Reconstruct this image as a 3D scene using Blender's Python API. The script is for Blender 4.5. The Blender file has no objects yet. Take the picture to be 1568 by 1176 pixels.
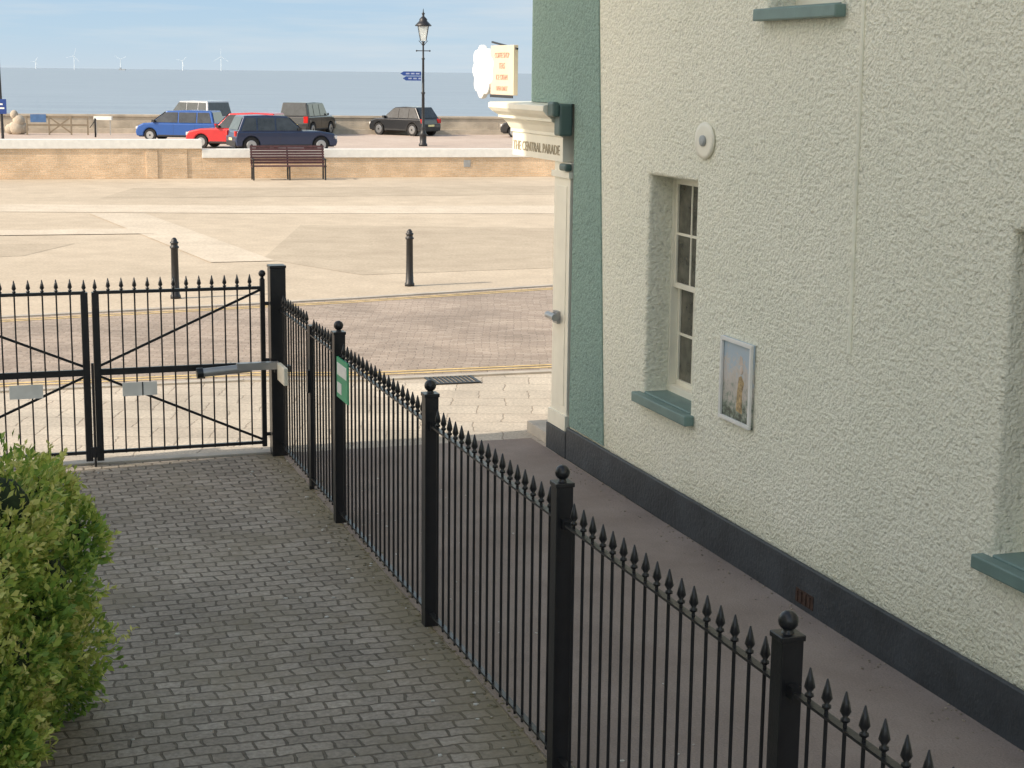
import bpy, math, random, bmesh
import numpy as np
from mathutils import Vector, Matrix
random.seed(7); rng=np.random.default_rng(7)
SC=bpy.context.scene; COL=bpy.context.collection
SC.view_settings.view_transform='Standard'; SC.view_settings.look='None'; SC.view_settings.exposure=0
rad=math.radians

# ------------------------------------------------------------------ materials
def newmat(name):
    m=bpy.data.materials.new(name);m.use_nodes=True
    nt=m.node_tree;b=nt.nodes['Principled BSDF'];return m,nt,b
def N(nt,t,**k):
    n=nt.nodes.new(t)
    for a,v in k.items(): setattr(n,a,v)
    return n
def coords(nt,scale=1,swap=False):
    tc=N(nt,'ShaderNodeTexCoord');o=tc.outputs['Object']
    if swap:
        s=N(nt,'ShaderNodeSeparateXYZ');c=N(nt,'ShaderNodeCombineXYZ')
        nt.links.new(o,s.inputs[0]);nt.links.new(s.outputs[1],c.inputs[0]);nt.links.new(s.outputs[0],c.inputs[1]);nt.links.new(s.outputs[2],c.inputs[2]);o=c.outputs[0]
    return o
def noise(nt,co,scale,detail=3,rough=.6):
    n=N(nt,'ShaderNodeTexNoise');n.inputs['Scale'].default_value=scale;n.inputs['Detail'].default_value=detail;n.inputs['Roughness'].default_value=rough
    nt.links.new(co,n.inputs['Vector']);return n.outputs['Fac']
def ramp(nt,fac,stops):
    r=N(nt,'ShaderNodeValToRGB');e=r.color_ramp.elements
    while len(e)<len(stops): e.new(.5)
    for i,(p,c) in enumerate(stops):
        e[i].position=p;e[i].color=(c[0],c[1],c[2],1)
    nt.links.new(fac,r.inputs[0]);return r.outputs[0]
def mixc(nt,a,b,fac,mode='MIX'):
    m=N(nt,'ShaderNodeMix',data_type='RGBA',blend_type=mode)
    for s,v in ((m.inputs[0],fac),(m.inputs[6],a),(m.inputs[7],b)):
        if hasattr(v,'links'): nt.links.new(v,s)
        elif isinstance(v,(int,float)): s.default_value=v
        else: s.default_value=(v[0],v[1],v[2],1)
    return m.outputs[2]
def math_(nt,op,a,b):
    m=N(nt,'ShaderNodeMath',operation=op)
    for i,v in enumerate((a,b)):
        if hasattr(v,'links'): nt.links.new(v,m.inputs[i])
        else: m.inputs[i].default_value=v
    return m.outputs[0]
def bump(nt,b,h,dist=.01,strength=1):
    n=N(nt,'ShaderNodeBump');n.inputs['Distance'].default_value=dist;n.inputs['Strength'].default_value=strength
    nt.links.new(h,n.inputs['Height']);nt.links.new(n.outputs[0],b.inputs['Normal'])
def sc(c,k): return tuple(min(1,x*k) for x in c)
def M(name,col,rough=.6,metal=0,var=.12,nscale=6,bd=0,bs=40,spec=.5):
    m,nt,b=newmat(name);co=coords(nt)
    f=noise(nt,co,nscale,2)
    nt.links.new(ramp(nt,f,[(.3,sc(col,1-var)),(.7,sc(col,1+var))]),b.inputs['Base Color'])
    b.inputs['Roughness'].default_value=rough;b.inputs['Metallic'].default_value=metal;b.inputs['Specular IOR Level'].default_value=spec
    if bd: bump(nt,b,noise(nt,co,bs,2),bd)
    return m

def roughcast(name,col,fine=1.0,dist=.026,grime=False):
    m,nt,b=newmat(name);co=coords(nt)
    n1=noise(nt,co,38*fine,2,.55);n2=noise(nt,co,15*fine,2,.6);n3=noise(nt,co,.7,4)
    a=math_(nt,'ADD',n1,math_(nt,'MULTIPLY',n2,.7))
    bump(nt,b,a,dist,1)
    c1=ramp(nt,a,[(.5,sc(col,.72)),(.75,sc(col,.97)),(1.0,sc(col,1.06))])
    c2=ramp(nt,n3,[(.3,(.93,.94,.93)),(.7,(1,1,1))])
    c=mixc(nt,c1,c2,1.0,'MULTIPLY')
    if grime:
        z=N(nt,'ShaderNodeSeparateXYZ');nt.links.new(co,z.inputs[0])
        c=mixc(nt,c,ramp(nt,math_(nt,'ADD',math_(nt,'MULTIPLY',z.outputs[2],.7),math_(nt,'MULTIPLY',n3,.6)),[(.45,(.87,.87,.82)),(.78,(1,1,1))]),1,'MULTIPLY')
    nt.links.new(c,b.inputs['Base Color'])
    b.inputs['Roughness'].default_value=.9;b.inputs['Specular IOR Level'].default_value=.15
    return m
def brickmat(name,c1,c2,mortar,w,h,ms=.006,swap=False,bd=.006,big=None,off=.5,vert=False,stain=None,edge=None):
    m,nt,b=newmat(name);co=coords(nt,swap=swap)
    if vert:
        s=N(nt,'ShaderNodeSeparateXYZ');c=N(nt,'ShaderNodeCombineXYZ')
        nt.links.new(co,s.inputs[0]);nt.links.new(s.outputs[0],c.inputs[0]);nt.links.new(s.outputs[2],c.inputs[1]);co2=c.outputs[0]
    else:
        w1=N(nt,'ShaderNodeTexNoise');w1.inputs['Scale'].default_value=.9;w1.inputs['Detail'].default_value=1;nt.links.new(co,w1.inputs['Vector'])
        mv=N(nt,'ShaderNodeVectorMath',operation='MULTIPLY_ADD');nt.links.new(w1.outputs['Color'],mv.inputs[0]);mv.inputs[1].default_value=(.12,.12,0);nt.links.new(co,mv.inputs[2])
        w2=N(nt,'ShaderNodeTexNoise');w2.inputs['Scale'].default_value=8;w2.inputs['Detail'].default_value=1;nt.links.new(co,w2.inputs['Vector'])
        mv2=N(nt,'ShaderNodeVectorMath',operation='MULTIPLY_ADD');nt.links.new(w2.outputs['Color'],mv2.inputs[0]);mv2.inputs[1].default_value=(.055,.045,0);nt.links.new(mv.outputs[0],mv2.inputs[2]);co2=mv2.outputs[0]
    t=N(nt,'ShaderNodeTexBrick');nt.links.new(co2,t.inputs['Vector']);t.offset=off
    t.inputs['Scale'].default_value=1;t.inputs['Brick Width'].default_value=w;t.inputs['Row Height'].default_value=h
    t.inputs['Mortar Size'].default_value=ms;t.inputs['Mortar Smooth'].default_value=.5;t.inputs['Bias'].default_value=0
    for k,c in (('Color1',c1),('Color2',c2),('Mortar',mortar)): t.inputs[k].default_value=(*c,1)
    n1=noise(nt,co,.7,3);n2=noise(nt,co,30,2,.7)
    c=mixc(nt,t.outputs[0],ramp(nt,n1,[(.35,(.82,.81,.80)),(.65,(1.12,1.1,1.08))]),1,'MULTIPLY')
    c=mixc(nt,c,ramp(nt,n2,[(.3,(.76,.76,.76)),(.7,(1.2,1.2,1.2))]),1,'MULTIPLY')
    if stain:
        n4=noise(nt,co,1.1,4,.7);c=mixc(nt,c,stain,ramp(nt,n4,[(.48,(0,0,0)),(.66,(.65,.65,.65))]))
    if edge:
        z=N(nt,'ShaderNodeSeparateXYZ');nt.links.new(co,z.inputs[0])
        e=math_(nt,'ADD',z.outputs[0],math_(nt,'MULTIPLY',n1,.9))
        c=mixc(nt,c,edge,ramp(nt,e,[(-0.0,(0,0,0)),(.45,(.8,.8,.8))]))
    nt.links.new(c,b.inputs['Base Color']);b.inputs['Roughness'].default_value=.85;b.inputs['Specular IOR Level'].default_value=.25
    bump(nt,b,math_(nt,'ADD',math_(nt,'MULTIPLY',t.outputs['Fac'],-1),math_(nt,'MULTIPLY',n2,.4)),bd)
    return m
def groundmat(name,a,b_,s1=.3,s2=40,bd=.004,streak=None):
    m,nt,b=newmat(name);co=coords(nt)
    n1=noise(nt,co,s1,5,.65);n2=noise(nt,co,s2,2,.7);n3=noise(nt,co,1.3,3,.7)
    c=ramp(nt,n1,[(.3,a),(.7,b_)])
    c=mixc(nt,c,ramp(nt,n2,[(.3,(.84,.84,.84)),(.7,(1.1,1.1,1.1))]),1,'MULTIPLY')
    c=mixc(nt,c,ramp(nt,n3,[(.3,(.88,.87,.86)),(.7,(1.05,1.05,1.05))]),1,'MULTIPLY')
    nt.links.new(c,b.inputs['Base Color']);b.inputs['Roughness'].default_value=.9;b.inputs['Specular IOR Level'].default_value=.2
    bump(nt,b,n2,bd);return m

BLACK=M('black_gloss_paint',(.012,.013,.016),.32,0,.2,9,.001,60)
BLACKM=M('black_iron',(.018,.019,.022),.45,0,.25,20,.001,80)
WALL=roughcast('cream_roughcast',(.90,.88,.74),grime=True)
GREEN=roughcast('sage_green_roughcast',(.28,.395,.35),1.1)
TEAL=M('teal_trim_paint',(.08,.13,.12),.4,0,.1)
SILL=M('sill_paint',(.16,.25,.23),.45,0,.1,5,.001)
PLINTH=M('plinth_paint',(.040,.047,.055),.5,0,.3,3,.006,25)
CREAM=M('cream_gloss_paint',(.86,.83,.70),.4,0,.05,4,.001)
WHITE=M('white_paint',(.8,.79,.75),.5,0,.06)
GREYM=M('grey_aluminium',(.42,.42,.42),.38,.6,.08)
CONC=M('sea_wall_concrete',(.46,.40,.32),.9,0,.2,1.2,.02,12)
SLATE=brickmat('roof_slate',(.07,.075,.085),(.10,.10,.11),(.03,.03,.03),.3,.2)
RUBBER=M('tyre_rubber',(.015,.015,.016),.8)
CHROME=M('alloy',(.45,.46,.47),.3,.8,.05)
DARKPL=M('dark_plastic',(.02,.021,.023),.6)
REDL=M('tail_lamp_red',(.5,.015,.012),.2)
LAMPC=M('headlamp_clear',(.7,.7,.7),.12)
PLATEY=M('plate',(.75,.68,.35),.4)
BLUES=M('sign_blue',(.015,.05,.22),.35)
MAROON=M('bench_slats',(.085,.035,.04),.5,0,.25,8)
YEL=M('yellow_line',(.68,.50,.22),.8,0,.25,8)
def glassmat(name,tint=(.03,.035,.04),hi=1.4,s=3):
    m,nt,b=newmat(name);co=coords(nt)
    nt.links.new(ramp(nt,noise(nt,co,s),[(.35,sc(tint,.6)),(.7,sc(tint,hi))]),b.inputs['Base Color'])
    b.inputs['Roughness'].default_value=.04;b.inputs['Specular IOR Level'].default_value=.8
    return m
CARGLASS=glassmat('car_glass')
PANE=glassmat('window_pane',(.05,.048,.038),3.2,4)  # reflections and curtains painted as lighter blotches in the pane colour
def paint(name,col,metal=.2):
    m=M(name,col,.28,metal,.04,3);b=m.node_tree.nodes['Principled BSDF'];b.inputs['Coat Weight'].default_value=.6;return m

# ------------------------------------------------------------------ mesh builder
class MB:
    def __init__(s): s.v=[];s.f=[];s.m=[];s.s=[]
    def add(s,vs,fs,mi=0,sm=False):
        o=len(s.v);s.v+= [tuple(v) for v in vs]
        for f in fs: s.f.append([i+o for i in f]);s.m.append(mi);s.s.append(sm)
    def box(s,x0,x1,y0,y1,z0,z1,mi=0):
        s.add([(x0,y0,z0),(x1,y0,z0),(x1,y1,z0),(x0,y1,z0),(x0,y0,z1),(x1,y0,z1),(x1,y1,z1),(x0,y1,z1)],
              [(0,3,2,1),(4,5,6,7),(0,1,5,4),(1,2,6,5),(2,3,7,6),(3,0,4,7)],mi)
    def beam(s,p0,p1,w,h,mi=0):
        p0=Vector(p0);p1=Vector(p1);d=(p1-p0).normalized()
        up=Vector((0,0,1)) if abs(d.z)<.95 else Vector((1,0,0))
        a=d.cross(up).normalized()*w/2;b=a.cross(d).normalized()*h/2
        vs=[p+q for p in (p0,p1) for q in (-a-b,a-b,a+b,-a+b)]
        s.add(vs,[(0,1,2,3),(7,6,5,4),(0,4,5,1),(1,5,6,2),(2,6,7,3),(3,7,4,0)],mi)
    def cyl(s,p0,p1,r0,r1=None,n=12,mi=0,sm=True,caps=True):
        r1=r0 if r1 is None else r1
        p0=Vector(p0);p1=Vector(p1);d=(p1-p0).normalized()
        up=Vector((0,0,1)) if abs(d.z)<.95 else Vector((1,0,0))
        a=d.cross(up).normalized();b=a.cross(d).normalized()
        vs=[];
        for p,r in ((p0,r0),(p1,r1)):
            for i in range(n):
                t=2*math.pi*i/n;vs.append(p+a*math.cos(t)*r+b*math.sin(t)*r)
        fs=[(i,(i+1)%n,n+(i+1)%n,n+i) for i in range(n)]
        s.add(vs,fs,mi,sm)
        if caps: s.add(vs,[tuple(range(n-1,-1,-1)),tuple(range(n,2*n))],mi,False)
    def lathe(s,prof,c=(0,0,0),n=10,mi=0,sm=True,phase=0):
        vs=[]
        for r,z in prof:
            for i in range(n):
                t=2*math.pi*i/n+phase;vs.append((c[0]+r*math.cos(t),c[1]+r*math.sin(t),c[2]+z))
        fs=[]
        for k in range(len(prof)-1):
            for i in range(n):
                fs.append((k*n+i,k*n+(i+1)%n,(k+1)*n+(i+1)%n,(k+1)*n+i))
        fs.append(tuple(range(n-1,-1,-1)));fs.append(tuple((len(prof)-1)*n+i for i in range(n)))
        s.add(vs,fs,mi,sm)
    def ball(s,c,r,n=10,mi=0,sq=(1,1,1)):
        k=n//2+1
        vs=[];fs=[]
        for j in range(1,k):
            ph=math.pi*j/k
            for i in range(n):
                t=2*math.pi*i/n
                vs.append((c[0]+r*sq[0]*math.sin(ph)*math.cos(t),c[1]+r*sq[1]*math.sin(ph)*math.sin(t),c[2]-r*sq[2]*math.cos(ph)))
        vs.append((c[0],c[1],c[2]-r*sq[2]));vs.append((c[0],c[1],c[2]+r*sq[2]));B=len(vs)-2
        for j in range(k-2):
            for i in range(n): fs.append((j*n+i,j*n+(i+1)%n,(j+1)*n+(i+1)%n,(j+1)*n+i))
        for i in range(n): fs.append((B,(i+1)%n,i));fs.append((B+1,(k-2)*n+i,(k-2)*n+(i+1)%n))
        s.add(vs,fs,mi,True)
    def prism(s,pts,y0,y1,mi=0,y0t=None):
        n=len(pts);vs=[(x,y0,z) for x,z in pts]+[(x,y1,z) for x,z in pts]
        fs=[tuple(range(n)),tuple(range(2*n-1,n-1,-1))]+[(i,n+i,n+(i+1)%n,(i+1)%n) for i in range(n)]
        s.add(vs,fs,mi)
    def plan(s,pts,z0,z1,mi=0,sm=False):
        n=len(pts);vs=[(x,y,z0) for x,y in pts]+[(x,y,z1) for x,y in pts]
        s.add(vs,[tuple(range(n-1,-1,-1)),tuple(range(n,2*n))],mi)
        s.add(vs,[(i,(i+1)%n,n+(i+1)%n,n+i) for i in range(n)],mi,sm)
    def obj(s,name,mats,parent=None,loc=(0,0,0),rotz=0,bevel=0,seg=2,fix=True):
        me=bpy.data.meshes.new(name);me.from_pydata(s.v,[],s.f)
        for m in mats: me.materials.append(m)
        me.polygons.foreach_set('material_index',s.m);me.polygons.foreach_set('use_smooth',s.s)
        if fix:
            bm=bmesh.new();bm.from_mesh(me)
            bmesh.ops.recalc_face_normals(bm,faces=bm.faces);bm.to_mesh(me);bm.free()
        me.update()
        o=bpy.data.objects.new(name,me);COL.objects.link(o)
        if parent: o.parent=parent
        o.location=loc;o.rotation_euler=(0,0,rotz)
        if bevel:
            b=o.modifiers.new('bevel','BEVEL');b.width=bevel;b.segments=seg;b.limit_method='ANGLE';b.angle_limit=rad(35)
        return o
def empty(name,loc=(0,0,0),rotz=0):
    e=bpy.data.objects.new(name,None);COL.objects.link(e);e.location=loc;e.rotation_euler=(0,0,rotz);e.empty_display_size=.3;return e
def sheet(name,pts,z,mat,loc=(0,0),rotz=0,parent=None):
    b=MB();b.add([(x,y,0) for x,y in pts],[tuple(range(len(pts)))]);o=b.obj(name,[mat],parent,(loc[0],loc[1],z),rotz,fix=False)
    if o.data.polygons[0].normal.z<0: o.data.flip_normals()
    return o

# ------------------------------------------------------------------ ground
A_F=math.atan2(-.9471,.3209)
A_G=A_F+math.pi/2
PLAZA=groundmat('plaza_surface',(.51,.435,.335),(.62,.53,.41),.15,18)
PALE=groundmat('plaza_pale_paving',(.60,.525,.42),(.67,.59,.475),.3,14)
TANP=groundmat('plaza_tan_paving',(.455,.385,.295),(.53,.455,.35),.3,16)
ROADM=brickmat('road_block_paving',(.35,.29,.24),(.45,.38,.32),(.28,.235,.20),.22,.11,.008,bd=.004)
PAVE=brickmat('pavement_slabs',(.50,.445,.37),(.58,.525,.44),(.36,.31,.25),.6,.45,.01,bd=.003)
PROM=groundmat('promenade_surface',(.50,.41,.35),(.58,.49,.42),.2,10)
DRIVE=brickmat('driveway_setts',(.29,.255,.21),(.40,.355,.30),(.17,.147,.118),.165,.118,.010,swap=True,bd=.010,stain=(.24,.205,.145),edge=(.225,.19,.12))
TARM=groundmat('side_path_tarmac',(.27,.222,.195),(.35,.292,.258),1.2,70,.006)
KERB=M('kerb_concrete',(.46,.42,.36),.85,0,.15,3,.004)

sheet('ground',[(-300,-80),(300,-80),(300,104),(-300,104)],0,PLAZA)
sheet('promenade_paving',[(-120,30),(60,80),(60,103.5),(-120,103.5)],.004,PROM)
sheet('tan_paving_patch',[(-5.0,33),(-2.8,30.5),(2,32.5),(10,36),(10,42),(1,40.4),(-5.2,40.5)],.004,TANP)
sheet('tan_paving_patch',[(-16,30),(-9.8,33),(-9.4,35.5),(-16,34)],.004,TANP)
sheet('tan_paving_patch',[(-12,48.2),(2,52),(2,56),(-12,52.5)],.004,TANP)
sheet('pale_paving_band',[(-40,34.5),(-13.6,43.2),(-6.5,43.6),(1,44.6),(12,48),(12,50.5),(1,47.3),(-6.5,46.2),(-13.6,45.6),(-40,37.5)],.008,PALE)
sheet('pale_paving_band',[(-11.0,43.0),(-9.6,43.2),(-4.7,32.6),(-5.9,32.2)],.012,PALE)
sheet('pale_paving_band',[(-14,36.3),(-8.2,37.8),(-8.7,39.0),(-14,37.5)],.016,PALE)
far=[(-34,9.3),(-7.7,24.64),(-2.65,27.2),(.69,29.2),(14,37.2)]
near=[(-34,6.0),(-5.94,18.88),(-3.25,19.75),(-1.77,19.86),(.5,20.58),(14,25.2)]
def poly_off(pts,w):
    return pts+[(x,y+w) for x,y in reversed(pts)]
sheet('road',near+far[::-1],.006,ROADM)
for off in (.0,.17):
    sheet('yellow_road_line',poly_off([(x,y-.35-off) for x,y in far],.07),.011,YEL)
    sheet('yellow_road_line',poly_off([(x,y+.3+off) for x,y in near],.07),.011,YEL)
kb=MB()
for pts,z in ((far,.03),(near,.03)):
    for (a,b) in zip(pts[:-1],pts[1:]): kb.beam((*a,.0),(*b,.0),.14,.05)
kb.obj('kerb',[KERB])
sheet('pavement',[(-34,5.9),(-5.94,18.78),(-3.25,19.65),(-1.77,19.76),(.5,20.48),(14,25.1),(14,20.2),(.57,16.0),(-2.3,15.95),(-7.3,14.3),(-34,2)],.005,PAVE)
F1=(-1.42,13.38)
sheet('driveway',[(-2.62,-9),(13,-9),(13,.0),(-2.62,.0)],.009,DRIVE,F1,A_F)
sheet('side_path',[(-2.62,.004),(13.2,.004),(13.2,2.6),(-2.62,2.6)],.0095,TARM,F1,A_F)
kb=MB();kb.box(-2.76,-2.62,-9,-.0,-.05,.03);kb.obj('threshold_kerb',[KERB],None,(*F1,0),A_F,.008)
dr=MB()
dr.box(-.3,.3,-.3,-.26,0,.012);dr.box(-.3,.3,.26,.3,0,.012);dr.box(-.3,-.26,-.26,.26,0,.012);dr.box(.26,.3,-.26,.26,0,.012)
for i in range(9): dr.box(-.24+i*.055,-.215+i*.055,-.26,.26,0,.011)
dr.obj('drain_grate',[BLACKM],None,(-.75,19.95,.012),.3)
lt=MB()
for i in range(190):
    t=random.uniform(-2.3,7);y=random.uniform(-3.6,1.6) if random.random()<.5 else random.gauss(0,.35)
    r=random.uniform(.005,.016);lt.ball((t,y,.012),r,5,0,(1,random.uniform(.6,1.6),.5))
lt.obj('litter_specks',[M('litter',(.6,.58,.54),.8)],None,(*F1,0),A_F)
lt=MB()
for i in range(420):
    t=random.uniform(-2.5,7.5);y=random.gauss(-.02,.07)
    r=random.uniform(.005,.018);lt.ball((t,y,.010),r,5,0,(1,random.uniform(.6,1.6),.3))
lt.obj('moss_and_grit',[M('moss',(.19,.165,.10),.95,0,.5,9)],None,(*F1,0),A_F)

# ------------------------------------------------------------------ sea
m,nt,b=newmat('sea_water');co=coords(nt)
mp=N(nt,'ShaderNodeMapping');mp.inputs['Scale'].default_value=(.02,.12,1);nt.links.new(co,mp.inputs[0])
n1=noise(nt,mp.outputs[0],1,6,.65)
nt.links.new(ramp(nt,n1,[(.3,(.23,.29,.36)),(.7,(.31,.38,.44))]),b.inputs['Base Color']);b.inputs['Roughness'].default_value=.55
b.inputs['Specular IOR Level'].default_value=.3
bump(nt,b,noise(nt,co,.6,4),.25)
SEA=m
sheet('sea',[(-30000,104),(30000,104),(30000,40000),(-30000,40000)],-2.8,SEA)

sw=MB();L0=Vector((-95,82.6,0));dirw=Vector((28.93,6.1,0)).normalized();per=Vector((-dirw.y,dirw.x,0))
LW=150
sw.box(0,LW,0,.45,-3.5,.95);sw.box(0,LW,-.08,.53,.953,1.08);sw.box(0,LW,-.35,-.003,0,.28)
for i in range(0,LW,6): sw.box(i,i+.03,-.012,.0,.28,.95)
sw.obj('sea_wall',[CONC],None,L0,math.atan2(dirw.y,dirw.x),.03)

BR=brickmat('buff_brick',(.68,.49,.32),(.78,.59,.41),(.66,.56,.43),.225,.075,.01,vert=True,bd=.004)
lw=MB();a_l=math.atan2(3.96,14.3)
lw.box(-30,-.5,-.03,.42,0,1.02,0);lw.box(-30.05,-.0,-.09,.48,1.022,1.33,1)
lw.box(-.5,.0,.0,.40,0,1.02,0)
lw.box(.003,24,0,.36,0,.70,0);lw.box(.003,24.05,-.05,.42,.702,1.0,1)
lw.box(-1.9,-1.5,-.06,-.032,0,1.0,0)
lw.box(9.3,9.55,-.02,-.002,.35,.6,2)
lw.obj('low_brick_wall',[BR,WHITE,GREYM],None,(-10.8,57.74,0),a_l,.015)

# ------------------------------------------------------------------ building
A_B=math.atan2(-.9485,.3165);C0=(.57,15.80)
house=empty('rendered_house',(*C0,0),A_B)
TE=16.2;DP=9.0;HT=7.4
wins=[(1.80,2.76,1.0,2.87),(6.95,7.95,1.0,2.87),(3.88,4.90,4.17,5.95),(8.2,9.2,4.17,5.95),(11.4,12.4,1.0,2.87),(12.0,13.0,4.17,5.95)]
REC=.215
xs=sorted(set([0,TE]+[w[0] for w in wins]+[w[1] for w in wins]));zs=sorted(set([0,HT]+[w[2] for w in wins]+[w[3] for w in wins]))
wb=MB()
for i in range(len(xs)-1):
    for j in range(len(zs)-1):
        cx=(xs[i]+xs[i+1])/2;cz=(zs[j]+zs[j+1])/2
        if any(w[0]<cx<w[1] and w[2]<cz<w[3] for w in wins): continue
        wb.add([(xs[i],0,zs[j]),(xs[i+1],0,zs[j]),(xs[i+1],0,zs[j+1]),(xs[i],0,zs[j+1])],[(0,1,2,3)])
for (a,b_,c,d) in wins:
    xsx=[x for x in xs if a<=x<=b_];zsx=[z for z in zs if c<=z<=d]
    ring=[(x,c) for x in xsx]+[(b_,z) for z in zsx[1:]]+[(x,d) for x in xsx[::-1][1:]]+[(a,z) for z in zsx[::-1][1:-1]]
    n=len(ring)
    for k in range(n):
        p=ring[k];q=ring[(k+1)%n]
        wb.add([(p[0],0,p[1]),(q[0],0,q[1]),(q[0],REC+.1,q[1]),(p[0],REC+.1,p[1])],[(0,1,2,3)])
o=wb.obj('side_wall',[WALL],house,fix=False)
bm=bmesh.new();bm.from_mesh(o.data);bmesh.ops.remove_doubles(bm,verts=bm.verts,dist=.001)
bm.to_mesh(o.data);bm.free()
bv=o.modifiers.new('b','BEVEL');bv.width=.03;bv.segments=3;bv.limit_method='ANGLE';bv.angle_limit=rad(40)
ow=MB()
ow.box(0.002,TE,.36,.40,.0,HT-.01,1)
ow.box(TE-.3,TE,.402,DP,0,HT,0);ow.box(0,TE-.302,DP-.3,DP,0,HT,0)
ow.box(0,.25,.402,DP-.302,0,3.0,0)
ow.box(-.02,0-.002,1.2,4.2,.5,2.5,2);ow.box(-.02,-.002,5.2,7.8,.5,2.5,2)
ow.obj('rear_and_inner_walls',[WALL,M('dark_interior',(.05,.045,.04),.9),PANE],house)
rf=MB();rf.plan([(-1.95,-.25),(TE+.2,-.25),(TE+.2,DP+.2),(-1.95,DP+.2)],HT,HT+.12,0)
rf.add([(-1.95,-.25,HT+.12),(TE+.2,-.25,HT+.12),(TE+.2,DP+.2,HT+.12),(-1.95,DP+.2,HT+.12),(2,DP/2,HT+2.6),(TE-3,DP/2,HT+2.6)],[(0,1,5,4),(1,2,5),(2,3,4,5),(3,0,4)],0)
rf.obj('slate_roof',[SLATE],house)
gs=MB();gs.prism([(-.0,.33),(.90,.33),(.56,4.4),(.33,HT),(-.0,HT)],-.012,.0,0);gs.obj('green_corner_strip',[GREEN],house)
pts=[(-.002,-.012)]
for i in range(0,13):
    t=math.pi/2*i/12;pts.append((-1.88+.75-.75*math.sin(t),.75-.75*math.cos(t)-.012 if i else -.012))
pts+=[(-1.88,DP),(-.002,DP)]
ub=MB();ub.plan(pts,3.42,HT,0,True);o=ub.obj('upper_bay',[GREEN],house)
for p_ in o.data.polygons: p_.use_smooth=False
FE=-1.72
prof=[(0,2.87),(0,3.10),(.018,3.11),(.018,3.14),(.03,3.16),(.05,3.20),(.085,3.235),(.12,3.25),(.12,3.275),(.14,3.29),(.175,3.315),(.20,3.345),(.205,3.35),(.205,3.395),(.19,3.405),(0,3.415)]
fa=MB()
for (p0,z0),(p1,z1) in zip(prof[:-1],prof[1:]):
    fa.add([(-.20,-.05-p0,z0),(FE-p0,-.05-p0,z0),(FE-p1,-.05-p1,z1),(-.20,-.05-p1,z1)],[(0,1,2,3)])
    fa.add([(FE-p0,-.05-p0,z0),(FE-p0,DP,z0),(FE-p1,DP,z1),(FE-p1,-.05-p1,z1)],[(0,1,2,3)])
fa.add([(-.20,-.05,2.87),(FE,-.05,2.87),(FE,DP,2.87),(-.20,DP,2.87)],[(0,3,2,1)])
fa.add([(-.20,-.05,3.415),(FE,-.05,3.415),(FE,DP,3.415),(-.20,DP,3.415)],[(0,1,2,3)])
n=len(prof);fa.add([(-.20,-.05-p,z) for p,z in prof]+[(-.20,.3,3.415),(-.20,.3,2.87)],[tuple(range(n+2))])
fa.obj('shopfront_cornice',[CREAM],house)
tc=bpy.data.curves.new('lettering','FONT');tc.body='THE CENTRAL PARADE';tc.size=.135;tc.extrude=.002;tc.align_x='CENTER'
to=bpy.data.objects.new('lettering',tc);COL.objects.link(to);to.parent=house;to.location=(-.98,-.055,2.93);to.rotation_euler=(rad(90),0,0);tc.materials.append(M('letter_paint',(.42,.36,.25),.6))
pl=MB()
pl.box(-.50,-.06,-.02,.40,.27,2.866);pl.box(-.53,-.03,-.045,.42,2.72,2.78);pl.box(-.53,-.03,-.045,.42,.27,.42)
pl.box(-.42,-.14,-.026,-.0205,.5,2.64)
pl.obj('white_pilaster',[CREAM],house,bevel=.01)
pl=MB();pl.box(-.56,.0,-.05,.5,.0,.267);pl.obj('pilaster_base',[PLINTH],house,bevel=.01)
pl=MB();pl.prism([(-.19,3.12),(-.03,3.12),(-.03,3.42),(-.19,3.42)],-.15,-.014);pl.prism([(-.19,3.30),(-.03,3.30),(-.03,3.44),(-.19,3.44)],-.22,-.152);pl.box(-.2,-.02,-.09,-.015,2.79,2.86)
pl.obj('cornice_bracket',[TEAL],house,bevel=.02)
pl=MB();pl.box(-1.3,-.57,.0,2.5,.0,.12);pl.obj('door_step',[KERB],house,bevel=.01)
pl=MB();pl.box(-.38,-.26,-.06,-.027,1.3,1.42);pl.cyl((-.42,-.10,1.37),(-.2,-.10,1.37),.035);pl.obj('wall_light',[GREYM],house)
pb=MB();pb.prism([(.003,0),(TE,0),(TE,.36),(5,.335),(.003,.32)],-.045,-.014);pb.obj('plinth',[PLINTH],house,bevel=.012)
vb=MB();vb.box(4.75,5.0,-.05,-.04,.05,.15);
for i in range(4): vb.box(4.76+i*.06,4.785+i*.06,-.058,-.051,.06,.14)
vb.obj('air_vent',[M('rusty_iron',(.06,.032,.022),.9,0,.4,20)],house)
lt=MB()
for i in range(220):
    r=random.uniform(.004,.013);lt.ball((random.uniform(0,10),-.05-abs(random.gauss(0,.12)),.012),r,5,0,(1.4,.8,.4))
lt.obj('grit_at_plinth',[M('grit',(.26,.22,.17),.95,0,.5,9)],house)
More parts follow.
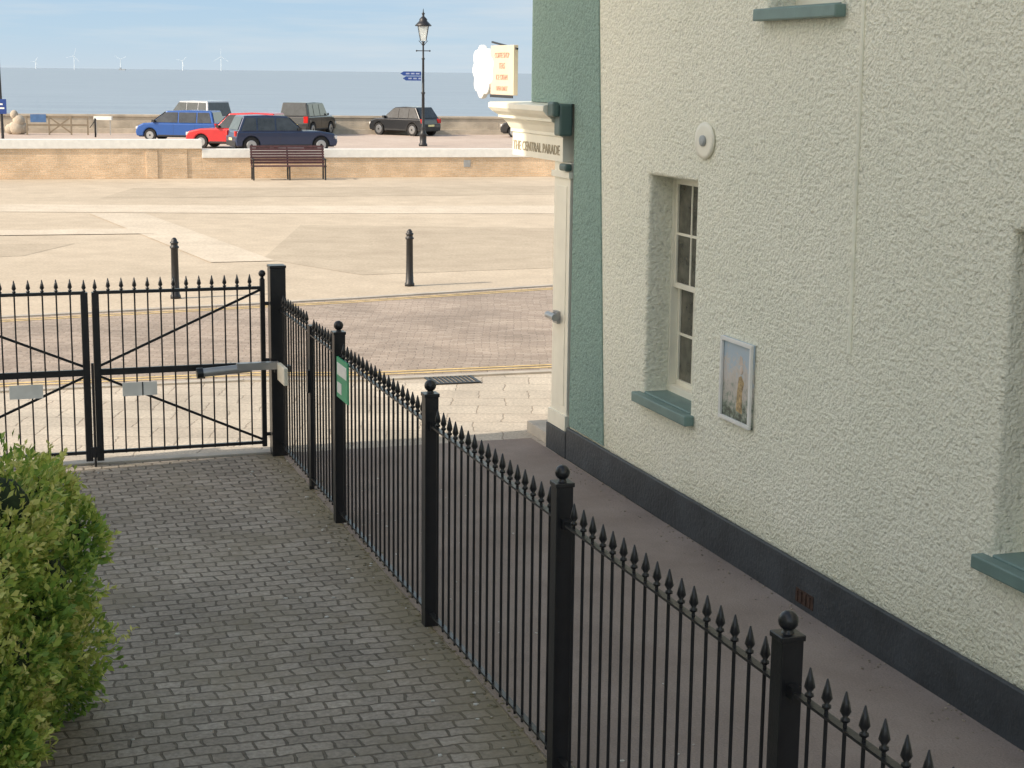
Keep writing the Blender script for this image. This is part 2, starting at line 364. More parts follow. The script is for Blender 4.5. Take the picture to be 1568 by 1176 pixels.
def sash(a,b_,c,d,k):
    w=MB();y=REC
    fo=.035;st_=.035
    for (x0,x1,z0,z1) in ((a,a+fo,c,d),(b_-fo,b_,c,d),(a+fo,b_-fo,c,c+.07),(a+fo,b_-fo,d-fo,d)):
        w.box(x0,x1,y,y+.12,z0,z1,0)
    mz=(c+d)/2
    for (z0,z1,yy) in ((mz-.02,d-fo,y+.02),(c+.07,mz+.02,y+.065)):
        x0,x1=a+fo,b_-fo
        w.box(x0,x0+st_,yy,yy+.04,z0,z1,0);w.box(x1-st_,x1,yy,yy+.04,z0,z1,0)
        w.box(x0+st_,x1-st_,yy,yy+.04,z0,z0+.045,0);w.box(x0+st_,x1-st_,yy,yy+.04,z1-.04,z1,0)
        for q in (1,2):
            xx=x0+st_+(x1-x0-2*st_)*q/3;w.box(xx-.009,xx+.009,yy+.008,yy+.035,z0+.045,z1-.04,0)
        zz=(z0+z1)/2
        w.box(x0+st_,x1-st_,yy+.006,yy+.032,zz-.011,zz+.011,0)
        w.box(x0+.02,x1-.02,yy+.018,yy+.024,z0+.03,z1-.03,1)
    w.obj('sash_window_%s'%k,[CREAM,PANE],house,bevel=.004)
    s=MB();s.box(a-.08,b_+.09,-.085,-.0,c-.085,c,0);s.box(a+.003,b_-.003,.001,REC+.08,c-.03,c+.012,0)
    s.obj('sill_%s'%k,[SILL],house,bevel=.01)
for k,w in enumerate(wins): sash(*w,k)
pm,nt,b=newmat('poster_print');co=coords(nt)
s=N(nt,'ShaderNodeSeparateXYZ');nt.links.new(co,s.inputs[0])
f1=noise(nt,co,16,5,.75)
ad=math_(nt,'ADD',math_(nt,'MULTIPLY',s.outputs[2],1.0),math_(nt,'MULTIPLY',f1,.95))
sky_=ramp(nt,ad,[(.35,(.05,.05,.04)),(.50,(.09,.11,.08)),(.60,(.25,.30,.24)),(.70,(.50,.47,.42)),(.85,(.60,.55,.50)),(1.0,(.42,.52,.60))])
nt.links.new(sky_,b.inputs['Base Color']);b.inputs['Roughness'].default_value=.4
po=MB();po.box(0,.53,-.012,0,0,.64,0)
fr=MB();
for q in ((0,.53,0,.03),(0,.53,.61,.64)): fr.box(q[0],q[1],-.035,-.0125,q[2],q[3])
for q in ((0,.03),(.50,.53)): fr.box(q[0],q[1],-.035,-.0125,.0303,.6097)
po.obj('poster_panel',[pm],house,(3.36,-.004,1.1));fr.obj('poster_frame',[WHITE],house,(3.36,-.004,1.1),bevel=.004)
fg=MB();fg.prism([(.27,.10),(.37,.09),(.36,.25),(.39,.33),(.34,.38),(.30,.36),(.28,.25)],-.0140,-.0122,0);fg.ball((.34,-.0135,.42),.028,8,1,(1,.1,1.2))
fg.prism([(.30,.46),(.36,.46),(.35,.52),(.31,.53)],-.0140,-.0122,1)
fg.obj('poster_figure',[M('poster_ochre',(.42,.30,.15),.5,0,.5,30),M('poster_skin',(.6,.5,.42),.5)],house,(3.36,-.004,1.1))
q=MB();
q.lathe([(.155,0),(.17,.008),(.165,.022),(.13,.024)],n=28);q.lathe([(.05,.024),(.05,.04),(.03,.045)],n=16,mi=1)
o=q.obj('oval_plaque',[CREAM,M('plaque_grey',(.4,.42,.42),.5)],house,(2.91,-.002,3.2));o.rotation_euler=(rad(90),0,0);o.scale=(1,.85,1)
q=MB();q.cyl((5.25,-.006,1.9),(5.17,-.006,HT),.013,n=8);q.obj('painted_cable',[M('painted_cable_cream',(.90,.88,.74),.7)],house)
sg=empty('projecting_shop_sign',(*C0,0),A_B)
q=MB();q.box(-2.72,-1.93,.02,.07,3.47,3.99,0);q.beam((-1.88,.045,3.95),(-2.75,.045,4.03),.02,.02,1)
q.box(-2.72,-1.93,.012,.0195,3.44,3.47,1)
q.obj('sign_board',[M('sign_cream',(.72,.58,.44),.5,0,.05),BLACKM],sg,bevel=.01)
q=MB();out=[]
for i in range(72):
    t=2*math.pi*i/72;r=1+.16*abs(math.sin(4.5*t))+.08*math.sin(3*t+1)
    out.append((-3.02+.34*r*math.cos(t),3.72+.25*r*math.sin(t)))
q.prism(out,.015,.075);q.obj('carved_white_shape',[M('glossy_white',(.9,.9,.88),.3,0,.02)],sg,bevel=.015)
for i,(tx,sz) in enumerate((('COFFEE SHOP',.08),('TEAS',.09),('ICE CREAM',.08),('OPEN DAILY',.07))):
    tc=bpy.data.curves.new('t','FONT');tc.body=tx;tc.size=sz;tc.extrude=.002;tc.align_x='CENTER'
    to=bpy.data.objects.new('sign_text_%d'%i,tc);COL.objects.link(to);to.parent=sg;to.location=(-2.32,.017,3.86-.115*i);to.rotation_euler=(rad(90),0,0)
    tc.materials.append(M('sign_pink',(.62,.36,.27),.5))

# ------------------------------------------------------------------ railings
FIN=[(.008,0),(.017,.004),(.017,.016),(.009,.022),(.021,.042),(.014,.075),(.003,.118)]
def finial(b,x,y,z): b.lathe(FIN,(x,y,z),6)
def panel(b,x0,x1,zr,zb,ztip,sp=.132,y=0,mi=0):
    b.beam((x0,y,zr),(x1,y,zr),.035,.012);b.beam((x0,y,zb),(x1,y,zb),.035,.012)
    n=int(round((x1-x0)/sp));
    for i in range(1,n):
        x=x0+(x1-x0)*i/n+random.uniform(-.002,.002);dx=random.uniform(-.004,.004);dz=random.uniform(-.004,.004)
        b.cyl((x,y,zb-.04),(x+dx,y,ztip-.118+dz),.0085,n=6,caps=False);finial(b,x+dx,y,ztip-.118+dz)
def post(b,x,y,w,h,ball=True):
    b.box(x-w/2,x+w/2,y-w/2,y+w/2,0,h)
    if ball:
        b.box(x-w/2-.006,x+w/2+.006,y-w/2-.006,y+w/2+.006,h-.02,h+.004)
        b.lathe([(.03,0),(.02,.012),(.02,.02)],(x,y,h),10);b.ball((x,y,h+.052),.040,14)
fence=empty('iron_railing_fence',(*F1,0),A_F)
xs_=[0,2.74,5.26,7.74,10.25,12.7]
for i,x in enumerate(xs_):
    q=MB();post(q,x,0,.092,1.61);q.obj('post_%d'%i,[BLACK],fence,bevel=.004)
    if i<len(xs_)-1:
        q=MB();panel(q,x+.046,xs_[i+1]-.046,1.40,.10,1.54);q.box(x+.04,x+.09,-.02,.02,1.375,1.425);q.box(xs_[i+1]-.09,xs_[i+1]-.04,-.02,.02,1.375,1.425)
        q.obj('panel_%d'%i,[BLACK],fence)
q=MB();panel(q,-2.50,-1.17,1.44,.12,1.60,.12);panel(q,-1.09,-.05,1.42,.12,1.57,.12)
q.box(-1.165,-1.12,-.02,.02,-.0,1.5);q.box(-1.13+.02,-1.07,-.02,.02,.05,1.5);q.box(-1.15,-1.08,-.04,-.02,.9,1.1)
q.obj('side_gate_panels',[BLACK],fence)
q=MB();q.box(.07,.46,-.035,-.022,1.09,1.42,0);q.box(.10,.43,-.038,-.0355,1.28,1.38,1);q.box(.10,.25,-.038,-.0355,1.13,1.22,1)
q.obj('green_notice',[M('notice_green',(.05,.35,.17),.5),WHITE],fence)
q=MB();q.box(-2.42,-2.08,-.06,-.02,.78,.95);q.obj('white_control_box',[CREAM],fence,bevel=.008)

G=(-2.27,15.82);gate=empty('iron_double_gate',(*G,0),A_G)
q=MB();q.box(-.075,.075,-.075,.075,0,1.84);q.box(-.08,.08,-.08,.08,1.842,1.87);q.obj('gate_post_right',[BLACK],gate,bevel=.005)
q=MB();q.box(-3.62,-3.47,-.075,.075,0,1.84);q.box(-3.625,-3.465,-.08,.08,1.842,1.87);q.obj('gate_post_left',[BLACK],gate,bevel=.005)
def leaf(name,xh,xc):
    q=MB();s=1 if xc<xh else -1
    lo,hi=min(xh,xc),max(xh,xc)
    for z,h in ((1.655,.03),(.905,.06),(.14,.03)): q.beam((lo,0,z),(hi,0,z),.03,h)
    q.box(xh-.022,xh+.022,-.022,.022,.10,1.74);q.ball((xh,0,1.79),.035,10);q.lathe([(.02,0),(.014,.02)],(xh,0,1.74),8)
    q.box(xc-.032,xc+.032,-.03,.03,.06,1.66);finial(q,xc,0,1.66)
    n=int(round((hi-lo)/.124))
    for i in range(1,n):
        x=lo+(hi-lo)*i/n;q.cyl((x,0,.12),(x,0,1.67),.0085,n=6,caps=False);finial(q,x,0,1.67)
    q.beam((xc,.018,.95),(xh,.018,1.64),.008,.024);q.beam((xc,.018,.87),(xh,.018,.16),.008,.024)
    for z in (.22,.95,1.5): q.cyl((xh,0,z),(xh+s*.06,0,z),.018,n=8)
    q.obj(name,[BLACK],gate)
leaf('leaf_right',-.14,-1.70);leaf('leaf_left',-3.41,-1.80)
q=MB();q.cyl((-1.75,-.05,.0),(-1.75,-.05,1.0),.012,n=8);q.box(-1.79,-1.71,-.06,-.035,.1,.2);q.obj('drop_bolt',[BLACK],gate)
q=MB();q.cyl((-.76,-.13,.875),(-.28,-.13,.905),.042,n=14,mi=0);q.cyl((-.80,-.13,.872),(-.74,-.13,.876),.052,n=14,mi=1)
q.box(-.42,-.02,-.175,-.10,.885,.955,0);q.box(-.06,.10,-.16,-.07,.85,.91,1);q.box(-.78,-.72,-.13,-.0,.82,.85,1)
q.obj('gate_actuator',[GREYM,BLACK],gate)
q=MB();q.box(-1.48,-1.16,-.04,-.03,.67,.80);q.box(-1.30,-1.29,-.041,-.04,.67,.80,1);q.box(-2.50,-2.20,-.04,-.03,.69,.82);q.obj('notice_plates',[M('plate_grey',(.55,.57,.56),.6),BLACK],gate)

# ------------------------------------------------------------------ bollards, bench, lamp
for i,(x,y) in enumerate(((-5.54,27.03),(-1.82,28.98))):
    q=MB();q.lathe([(.085,0),(.085,.05),(.07,.07),(.062,.30),(.058,.82),(.075,.83),(.075,.855),(.058,.865),(.056,.90),(.07,.91),(.07,.925),(.05,.94),(.045,.97),(.02,1.0)],n=18)
    q.obj('bollard',[BLACKM],None,(x,y,0))
bench=empty('park_bench',(-7.78,57.50,0),a_l)
W=1.28
q=MB()
for i in range(4): q.box(-W,W,-.32+.13*i,-.22+.13*i,.46,.49)
q.obj('seat',[MAROON],bench,bevel=.006)
q=MB()
for i in range(7): q.box(-W,W,.20+.024*i,.225+.024*i,.54+.09*i,.615+.09*i)
q.obj('backrest',[MAROON],bench,bevel=.006)
for i,x in enumerate((-W+.05,0,W-.05)):
    q=MB();q.beam((x,-.30,0),(x,-.27,.46),.05,.05);q.beam((x,.22,0),(x,.22,.5),.05,.05);q.beam((x,.22,.5),(x,.40,1.16),.05,.05);q.beam((x,-.32,.44),(x,.24,.44),.05,.04)
    if i!=1: q.beam((x,-.34,.70),(x,.26,.72),.06,.04);q.beam((x,-.30,.44),(x,-.32,.70),.04,.04)
    q.obj('bench_leg_%d'%i,[BLACKM],bench)
lamp=empty('street_lamp',(-4.65,84.95,0))
q=MB();q.lathe([(.22,0),(.22,.12),(.17,.16),(.17,.55),(.20,.60),(.14,.70),(.10,.85),(.12,.9),(.085,1.0),(.07,2.6),(.11,2.66),(.065,2.74),(.055,4.3),(.09,4.36),(.05,4.42),(.04,5.0),(.09,5.06),(.05,5.12),(.10,5.22)],n=14)
q.cyl((-.32,0,4.75),(.32,0,4.75),.022,n=8);q.ball((-.33,0,4.75),.045);q.ball((.33,0,4.75),.045)
for sx in(-1,1):
    q.beam((sx*.05,0,5.05),(sx*.22,0,5.25),.03,.03)
q.obj('post',[BLACKM],lamp)
LG,nt,b=newmat('lantern_glass');b.inputs['Base Color'].default_value=(.8,.82,.78,1);b.inputs['Roughness'].default_value=.15;b.inputs['Transmission Weight'].default_value=.5;b.inputs['IOR'].default_value=1.1
q=MB();q.lathe([(.19,0),(.36,.72)],(0,0,5.24),4,0,False,math.pi/4)
q.obj('lantern_glass',[LG],lamp)
q=MB()
for i in range(4):
    t=math.pi/4+i*math.pi/2;q.beam((.195*math.cos(t),.195*math.sin(t),5.24),(.37*math.cos(t),.37*math.sin(t),5.97),.025,.025)
q.lathe([(.40,5.96),(.42,6.0),(.30,6.12),(.20,6.22),(.20,6.30),(.13,6.38),(.06,6.44),(.05,6.52),(.09,6.57),(.03,6.64),(.01,6.82)],n=8)
q.obj('lantern_cage',[BLACKM],lamp)
fs=empty('finger_signpost_arms',(-4.65,84.95,0))
for k,(z,wd) in enumerate(((3.62,.98),(3.38,.86))):
    q=MB();q.prism([(-.1,z-.105),(-.1,z+.105),(-wd,z+.105),(-wd-.16,z),(-wd,z-.105)],-.13,-.09,0)
    for j in range(3): q.box(-wd+.12+j*.25,-wd+.30+j*.25,-.133,-.1301,z-.035,z+.035,1)
    q.obj('arm_%d'%k,[BLUES,M('sign_text_grey',(.25,.3,.45),.5)],fs)
lp=empty('sign_pole',(-26.35,86.2,0))
q=MB();q.cyl((0,0,0),(-.1,0,8.6),.075,.045,n=10);q.obj('pole',[BLACKM],lp)
q=MB();q.box(-.7,.28,-.12,-.08,1.35,2.1,0);q.box(-.6,.18,-.123,-.1201,1.6,1.68,1);q.box(-.6,.1,-.123,-.1201,1.8,1.88,1);q.obj('blue_panel',[BLUES,WHITE],lp)
q=MB()
for (x,y,z,r,s_) in ((0,0,.35,.5,(1,.8,.8)),(.15,0,.75,.36,(1,.8,1)),(-.1,0,1.1,.26,(.9,.8,1)),(.3,.1,.35,.35,(1,.9,1)),(-.35,0,.3,.3,(1,1,1))): q.ball((x,y,z),r,9,0,s_)
q.obj('memorial_stone',[CONC],None,(-28.0,94.2,0))
bar=empty('timber_barrier',(-25.9,94.0,0),.2)
q=MB()
for x in (-1.4,-.2,1.0,1.9): q.beam((x,0,0),(x,0,1.05),.09,.09);
q.beam((-1.4,0,1.0),(1.9,0,1.0),.06,.12);q.beam((-1.4,0,.55),(1.9,0,.55),.06,.1);q.beam((-.2,0,.1),(1.0,0,1.0),.05,.08);q.beam((1.0,0,.1),(-.2,0,1.0),.05,.08)
q.obj('frame',[M('weathered_timber',(.26,.21,.15),.85)],bar)
q=MB();q.box(-1.2,-.35,-.06,-.03,.7,1.15);q.obj('blue_board',[M('blue_board',(.08,.17,.35),.5)],bar)
inf=empty('information_sign',(-23.2,94.5,0))
q=MB();q.beam((-.4,0,0),(-.4,0,.85),.05,.05);q.beam((.4,0,0),(.4,0,.85),.05,.05);q.obj('legs',[GREYM],inf)
q=MB();q.beam((-.5,0,.95),(.5,0,.95),.3,.2);q.obj('board',[WHITE],inf)
q=MB();q.lathe([(.05,0),(.05,.9),(.08,.95),(.01,1.05)],n=8);q.beam((0,0,.9),(-.3,0,.5),.04,.04);q.obj('mooring_post',[DARKPL],None,(-22.9,91.5,0))

# ------------------------------------------------------------------ cars (faces +x)
def car(name,loc,yaw,col,L=4.1,W=1.72,Ht=1.5,belt=.92,hood=1.05,rs=.10,fs_=.75,rr=.62,kind='hatch',wr=.31,gc=.24,hz=.86):
    root=empty(name,(*loc,0),yaw);P=paint(name+'_paint',col)
    r=-L/2;f=L/2;wx0=r+.72;wx1=f-.80;ar=wr+.06
    pts=[(r+.04,gc+.02),(r,gc+.2),(r+.01,.70),(r+.06,belt)]
    pts+=[(f-hood,belt),(f-hood*.5,(belt+hz)/2+.03),(f-.14,hz-.06),(f-.03,.62),(f,gc+.22),(f-.06,gc+.02)]
    for wx in (wx1,wx0):
        for i in range(9):
            t=math.pi*i/8;pts.append((wx+ar*math.cos(t),max(gc+.02,wr+ar*math.sin(t)) if 0<i<8 else gc+.02))
    q=MB();q.prism(pts,-W/2,W/2);q.obj('body',[P],root,bevel=.07,seg=3)
    q=MB();q.box(r+.15,f-.15,-W/2+.12,W/2-.12,gc-.02,.75);q.obj('underbody',[DARKPL],root)
    xb0,xt0,xt1,xb1=r+.10,r+rs+.18,f-hood-fs_,f-hood+.05
    ti=.15;wb_=W/2-.03
    def side(x,z,s,o=0): return (x,s*(wb_-(z-belt)/(Ht-belt)*ti+o),z)
    zt=Ht
    vs=[(xb0,-wb_,belt-.03),(xb1,-wb_,belt-.03),(xb1,wb_,belt-.03),(xb0,wb_,belt-.03),(xt0,-wb_+ti,zt-.03),(xt1,-wb_+ti,zt-.05),(xt1,wb_-ti,zt-.05),(xt0,wb_-ti,zt-.03)]
    xm=(xt0+xt1)/2
    vs+=[(xm,-wb_+ti,zt),(xm,wb_-ti,zt)]
    q=MB();q.add(vs,[(0,3,2,1),(0,1,5,8,4),(3,7,9,6,2),(0,4,7,3),(1,2,6,5),(4,8,9,7),(8,5,6,9)]);q.obj('cabin',[P],root,bevel=.05,seg=3)
    q=MB();zb,ztp=belt+.03,Ht-.12
    def edge_f(z): k=(z-belt)/(Ht-belt);return xb1+(xt1-xb1)*k
    def edge_r(z): k=(z-belt)/(Ht-belt);return xb0+(xt0-xb0)*k
    cuts=[.0,.26,.62,1.0]
    for s in (-1,1):
        for i in range(3):
            def xx(k,z):
                lo=edge_r(z)+.14;hi=edge_f(z)-.09
                base0=edge_r((zb+ztp)/2)+.14;base1=edge_f((zb+ztp)/2)-.09
                if k==0: return lo
                if k==1: return hi
                return base0+(base1-base0)*k
            a,b2=cuts[i],cuts[i+1]
            g0=.0 if a==0 else .035;g1=0 if b2==1 else .035
            vv=[side(xx(a,zb)+g0,zb,s,.012),side(xx(b2,zb)-g1,zb,s,.012),side(xx(b2,ztp)-g1,ztp,s,.012),side(xx(a,ztp)+g0,ztp,s,.012)]
            q.add(vv,[(0,1,2,3) if s<0 else (3,2,1,0)])
    for (ef,sg_) in ((edge_f,1),(edge_r,-1)):
        z0,z1=belt+.06,Ht-.10
        y0=wb_-.10;y1=wb_-ti-.07;o=.015*sg_
        q.add([(ef(z0)+o,-y0,z0),(ef(z0)+o,y0,z0),(ef(z1)+o,y1,z1),(ef(z1)+o,-y1,z1)],[(0,1,2,3) if sg_>0 else (3,2,1,0)])
    q.obj('windows',[CARGLASS],root,fix=False)
    q=MB()
    for wx in (wx0,wx1):
        for s in (-1,1):
            y0,y1=s*(W/2-.20),s*(W/2+.0)
            q.cyl((wx,y0,wr),(wx,y1,wr),wr,n=22,mi=0);q.cyl((wx,y1,wr),(wx,y1+s*.012,wr),wr*.66,wr*.62,n=18,mi=1)
            q.cyl((wx,y1+s*.012,wr),(wx,y1+s*.02,wr),wr*.16,n=8,mi=0)
    q.obj('wheels',[RUBBER,CHROME],root)
    q=MB()
    for s in (-1,1):
        y=s*(W/2-.16)
        zl0,zl1=(.68,.98) if kind!='suv' else (.75,1.15)
        q.box(r-.015,r+.10,y-.13,y+.13,zl0,zl1 if zl1<belt else belt,0)
        q.box(f-.20,f-.02,y-.16,y+.13,.62,.76,1)
        q.box(f-hood-.25,f-hood-.10,s*(W/2+.0)-.09*(s<0),s*(W/2)+.13*(s>0)-.04*(s<0),belt+.03,belt+.16,2)
    q.box(r-.025,r-.0,-.26,.26,.56,.67,3);q.box(f-.01,f+.015,-.26,.26,.38,.49,4)
    q.box(r-.012,r+.12,-W/2+.12,W/2-.12,gc+.03,gc+.24,2);q.box(f-.15,f+.008,-W/2+.25,W/2-.25,gc+.05,gc+.30,2);q.box(f-.10,f+.0,-.42,.42,.58,.68,2)
    for s in (-1,1): q.box(wx0+ar+.05,wx1-ar-.05,s*(W/2+.004)-.006,s*(W/2+.004)+.006,gc+.03,gc+.10,2)
    for s in (-1,1):
        for xx_ in (xb0+(xb1-xb0)*.30,xb0+(xb1-xb0)*.63): q.box(xx_-.004,xx_+.004,s*(W/2+.001)-.003,s*(W/2+.001)+.003,gc+.15,belt-.06,2)
    q.obj('lights_and_trim',[REDL,LAMPC,DARKPL,PLATEY,WHITE],root,bevel=.01)
    return root
car('red_hatchback_car',(-13.3,80.6),rad(168),(.55,.03,.035),4.7,1.76,1.72,.95,hood=1.5,fs_=.7)
car('blue_hatchback_car',(-17.5,88.0),rad(170),(.02,.09,.33),4.4,1.75,1.62,.95,hood=.85,fs_=.85)
car('navy_suv_car',(-10.75,77.3),rad(24),(.02,.035,.085),4.8,1.85,1.70,.98,hood=1.65,fs_=.7,rs=.25,kind='suv',wr=.35,gc=.28,hz=.92)
car('silver_van',(-18.0,95.0),rad(140),(.42,.44,.47),4.3,1.9,2.0,1.1,hood=.8,fs_=.8,kind='suv')
car('black_off_road_car',(-12.15,98.4),rad(74),(.02,.022,.025),4.2,1.85,1.92,1.12,hood=1.2,fs_=.4,rs=.03,kind='suv',wr=.37,gc=.32,hz=1.05)
car('grey_suv_car',(-6.55,99.7),rad(142),(.028,.030,.034),4.15,1.80,1.70,1.0,hood=1.1,fs_=.85,rs=.4,kind='suv',wr=.36,gc=.28,hz=.92)
car('black_hatchback_car',(1.3,98.6),rad(170),(.03,.03,.03),4.1,1.75,1.5)

# ------------------------------------------------------------------ hedge
blobs=[]
for i in range(130):
    x=random.uniform(-4.6,-2.62);y=random.uniform(6.5,9.0);z=random.uniform(.15,1.82)
    r=random.uniform(.15,.32)
    if x>-2.95 and z>1.25: z-=.3
    blobs.append((x,y,z,r))
for z in (.25,.5,.75,1.0,1.25):
    for y in (7.0,7.4,7.8,8.2,8.6,9.0): blobs.append((-2.55+random.uniform(-.14,.14)-(.18 if z>1.1 else 0),y+random.uniform(-.12,.12),z+random.uniform(-.1,.1),random.uniform(.14,.27)))
core=MB()
for (x,y,z,r) in blobs: core.ball((x,y,z),r*.58,8)
hedge=empty('hedge',(0,0,0))
core.obj('dark_core',[M('hedge_core',(.02,.035,.012),.9,0,.5,20)],hedge)  # near-black green balls filling the hedge behind its leaves
B=np.array(blobs);nl=190000
idx=rng.integers(0,len(B),nl);dv=rng.normal(size=(nl,3));dv/=np.linalg.norm(dv,axis=1)[:,None]
lump=.12*np.sin(dv[:,0]*7+idx)*np.sin(dv[:,1]*8+idx*2)+.10*np.sin(dv[:,2]*9+idx*3)
rr=B[idx,3]*(1.0+lump+rng.normal(size=nl)*.13)
c=B[idx,:3]+dv*rr[:,None]
keep=(c[:,0]>-3.9)
for k in range(len(B)):
    d_=np.linalg.norm(c-B[k,:3],axis=1);keep&=~((d_<B[k,3]*.70))
keep&=(c[:,2]>.03)
c=c[keep];dv=dv[keep];n_=len(c)
ax=dv*.8+rng.normal(size=(n_,3))*.5+np.array([0,0,.4]);ax/=np.linalg.norm(ax,axis=1)[:,None]
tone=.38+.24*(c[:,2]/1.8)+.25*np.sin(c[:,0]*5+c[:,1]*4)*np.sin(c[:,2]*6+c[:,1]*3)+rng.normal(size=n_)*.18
ns=3200;si=rng.integers(0,n_,ns);NL=12
sdir=dv[si]*.6+np.array([0,0,.75])+rng.normal(size=(ns,3))*.3;sdir/=np.linalg.norm(sdir,axis=1)[:,None]
sl_=rng.uniform(.07,.16,ns)
k_=np.tile(np.arange(NL),ns);S=np.repeat(np.arange(ns),NL)
pc=c[si][S]+sdir[S]*(sl_[S]*(k_+1)/NL)[:,None]
pa=sdir[S]*.7+rng.normal(size=(ns*NL,3))*.55;pa/=np.linalg.norm(pa,axis=1)[:,None]
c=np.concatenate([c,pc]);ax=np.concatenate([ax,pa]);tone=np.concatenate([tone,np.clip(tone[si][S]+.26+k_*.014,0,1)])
n2_=len(c)
sd=np.cross(ax,rng.normal(size=(n2_,3)));sd/=np.linalg.norm(sd,axis=1)[:,None]
nm=np.cross(ax,sd)
ln=rng.uniform(.030,.060,n2_);ln[n_:]*=.75;ln=ln[:,None];wd=ln*rng.uniform(.22,.32,n2_)[:,None]
v0=c-ax*ln*.2;v1=c+ax*ln*.45+sd*wd+nm*wd*.35;v2=c+ax*ln;v3=c+ax*ln*.45-sd*wd+nm*wd*.35
V=np.stack([v0,v1,v2,v3],1).reshape(-1,3);n_=n2_
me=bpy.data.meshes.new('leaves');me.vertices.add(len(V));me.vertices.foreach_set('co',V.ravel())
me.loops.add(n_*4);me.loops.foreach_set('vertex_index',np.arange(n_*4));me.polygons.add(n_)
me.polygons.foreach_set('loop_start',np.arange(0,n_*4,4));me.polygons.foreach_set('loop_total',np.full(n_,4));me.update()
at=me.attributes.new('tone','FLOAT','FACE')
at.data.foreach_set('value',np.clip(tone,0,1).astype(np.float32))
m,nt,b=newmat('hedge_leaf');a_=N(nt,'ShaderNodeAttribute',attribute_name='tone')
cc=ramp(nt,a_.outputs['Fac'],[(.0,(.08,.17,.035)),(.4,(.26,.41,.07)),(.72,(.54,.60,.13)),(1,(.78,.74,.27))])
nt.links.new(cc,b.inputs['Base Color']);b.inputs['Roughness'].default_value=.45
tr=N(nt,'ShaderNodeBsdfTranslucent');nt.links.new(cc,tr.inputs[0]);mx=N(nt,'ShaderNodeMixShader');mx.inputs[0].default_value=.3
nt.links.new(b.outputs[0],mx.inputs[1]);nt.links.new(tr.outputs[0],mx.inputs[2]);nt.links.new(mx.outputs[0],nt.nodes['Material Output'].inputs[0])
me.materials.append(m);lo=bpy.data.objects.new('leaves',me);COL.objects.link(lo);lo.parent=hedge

# ------------------------------------------------------------------ wind farm
TW=M('turbine_haze_tone',(.66,.72,.76),.6)  # distance haze put into the turbine colour as pale grey-blue
for (px,hh,ph) in ((120,32,.3),(190,25,1.1),(283,23,.8),(341,34,.0),(62,18,.5)):
    Y=9000.;X=(px-784)/2540*Y*1.0
    root=empty('wind_turbine',(X,Y,-3))
    h=hh/2540*Y*.62;bl=h*.62
    q=MB();q.cyl((0,0,0),(0,0,h),2.1,1.4,n=8);q.box(-1.5,1.5,-3,4,h-1.2,h+1.5)
    for k in range(3):
        t=ph+k*2*math.pi/3;q.beam((0,-4,h),(bl*math.sin(t),-4,h+bl*math.cos(t)),1.6,1.3)
    q.obj('tower_and_rotor',[TW],root)
root=empty('distant_ship',((192-784)/2540*7000,7000,-3));q=MB();q.prism([(-12,0),(12,0),(15,5),(-15,5)],-5,5);q.box(-10,-4,-4,4,5,11);q.obj('hull',[M('ship_grey',(.3,.33,.36),.6)],root)

# ------------------------------------------------------------------ unseen house added at left, shaped to shade driveway and side wall
EL=32;AZ=26;HB=13.6;YC=10.9
nh=empty('added_shade_house',(0,0,0))
q=MB();q.box(-12.5,-8.5,-16,YC,0,HB,0)
for yy in range(-14,int(YC)-1,4):
    for z0 in (1.0,4.4,7.8): q.box(-8.499,-8.46,yy,yy+1.1,z0,z0+1.7,1)
q.obj('walls',[M('shade_house_render',(.78,.74,.62),.9),PANE],nh)
q=MB();q.box(-12.7,-8.3,-16.2,YC+.1,HB+.002,HB+.25);q.add([(-12.5,-16,HB+.26),(-8.6,-16,HB+.26),(-8.6,YC,HB+.26),(-12.5,YC,HB+.26),(-10.5,-13,HB+1.5),(-10.5,YC-3,HB+1.5)],[(0,1,4),(1,2,5,4),(2,3,5),(3,0,4,5),(0,3,2,1)]);q.obj('roof',[SLATE],nh)

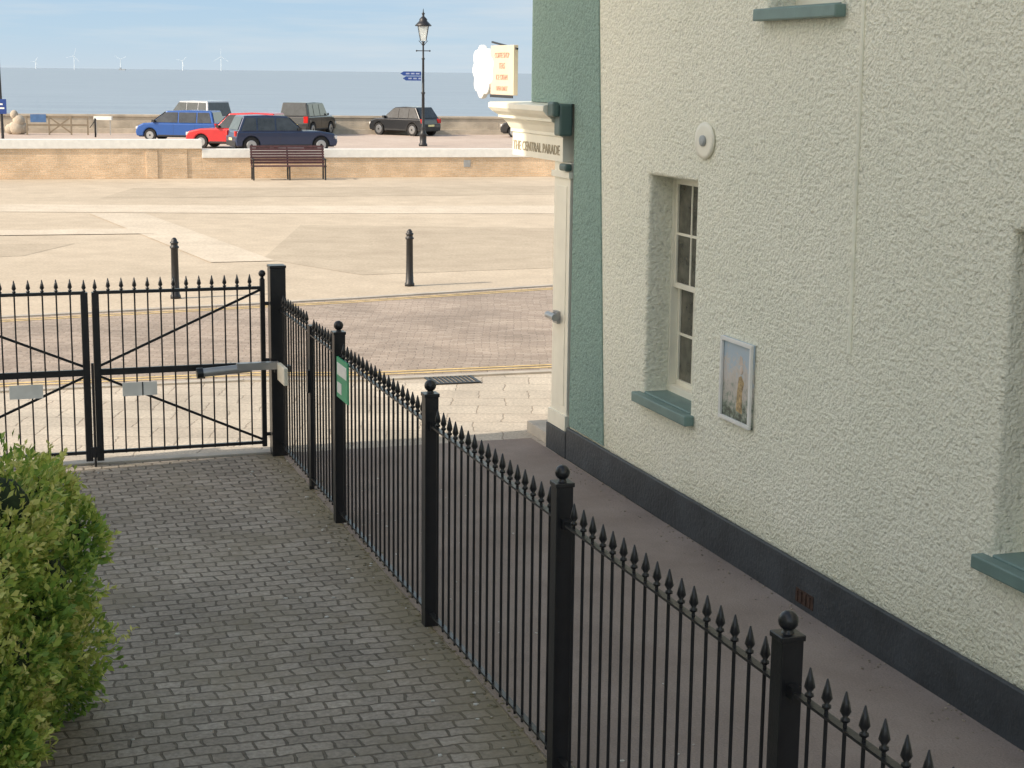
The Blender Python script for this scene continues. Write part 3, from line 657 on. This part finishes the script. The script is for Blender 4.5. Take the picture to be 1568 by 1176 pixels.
# ------------------------------------------------------------------ light
travel=Vector((math.cos(rad(AZ))*math.cos(rad(EL)),math.sin(rad(AZ))*math.cos(rad(EL)),-math.sin(rad(EL))))
sl=bpy.data.lights.new('sun','SUN');sl.energy=5;sl.angle=rad(.55);sl.color=(1,.885,.74)
so=bpy.data.objects.new('sun',sl);COL.objects.link(so);so.rotation_euler=travel.to_track_quat('-Z','Y').to_euler()
w=bpy.data.worlds.new('World');SC.world=w;w.use_nodes=True;nt=w.node_tree
st=N(nt,'ShaderNodeTexSky',sky_type='NISHITA');st.sun_disc=False;st.sun_elevation=rad(EL);st.sun_rotation=math.atan2(-travel.x,-travel.y);st.air_density=1;st.dust_density=1;st.ozone_density=.8
tcw=N(nt,'ShaderNodeTexCoord');sx=N(nt,'ShaderNodeSeparateXYZ');nt.links.new(tcw.outputs['Generated'],sx.inputs[0])
mpw=N(nt,'ShaderNodeMapping');mpw.inputs['Scale'].default_value=(3,3,40);nt.links.new(tcw.outputs['Generated'],mpw.inputs[0])
cl=noise(nt,mpw.outputs[0],1.5,5,.6)
hz_=ramp(nt,sx.outputs[2],[(0,(.58,.69,.78)),(.02,(.51,.67,.80)),(.06,(.42,.62,.82)),(.2,(.25,.45,.75))])
hz_=mixc(nt,hz_,(.70,.76,.80),ramp(nt,cl,[(.42,(0,0,0)),(.72,(.75,.75,.75))]))
vm=N(nt,'ShaderNodeVectorMath',operation='SCALE');nt.links.new(hz_,vm.inputs[0]);vm.inputs['Scale'].default_value=1/.15
warm=mixc(nt,st.outputs[0],(2.5,2.05,1.55),1.0,'MULTIPLY')
bg=nt.nodes['Background'];nt.links.new(mixc(nt,vm.outputs[0],warm,ramp(nt,sx.outputs[2],[(.05,(0,0,0)),(.14,(1,1,1))])),bg.inputs[0]);bg.inputs[1].default_value=.15

# ------------------------------------------------------------------ camera
cd=bpy.data.cameras.new('camera');cam=bpy.data.objects.new('camera',cd);COL.objects.link(cam);SC.camera=cam
F=2540.0;pitch=math.atan(476/F)
cd.sensor_width=36;cd.sensor_fit='HORIZONTAL';cd.lens=36*F/1568;cd.clip_end=60000;cd.clip_start=.1
cam.matrix_world=Matrix.Translation((0,0,3.7))@Matrix.Rotation(math.pi/2-pitch,4,'X')@Matrix.Rotation(.0115,4,'Z')
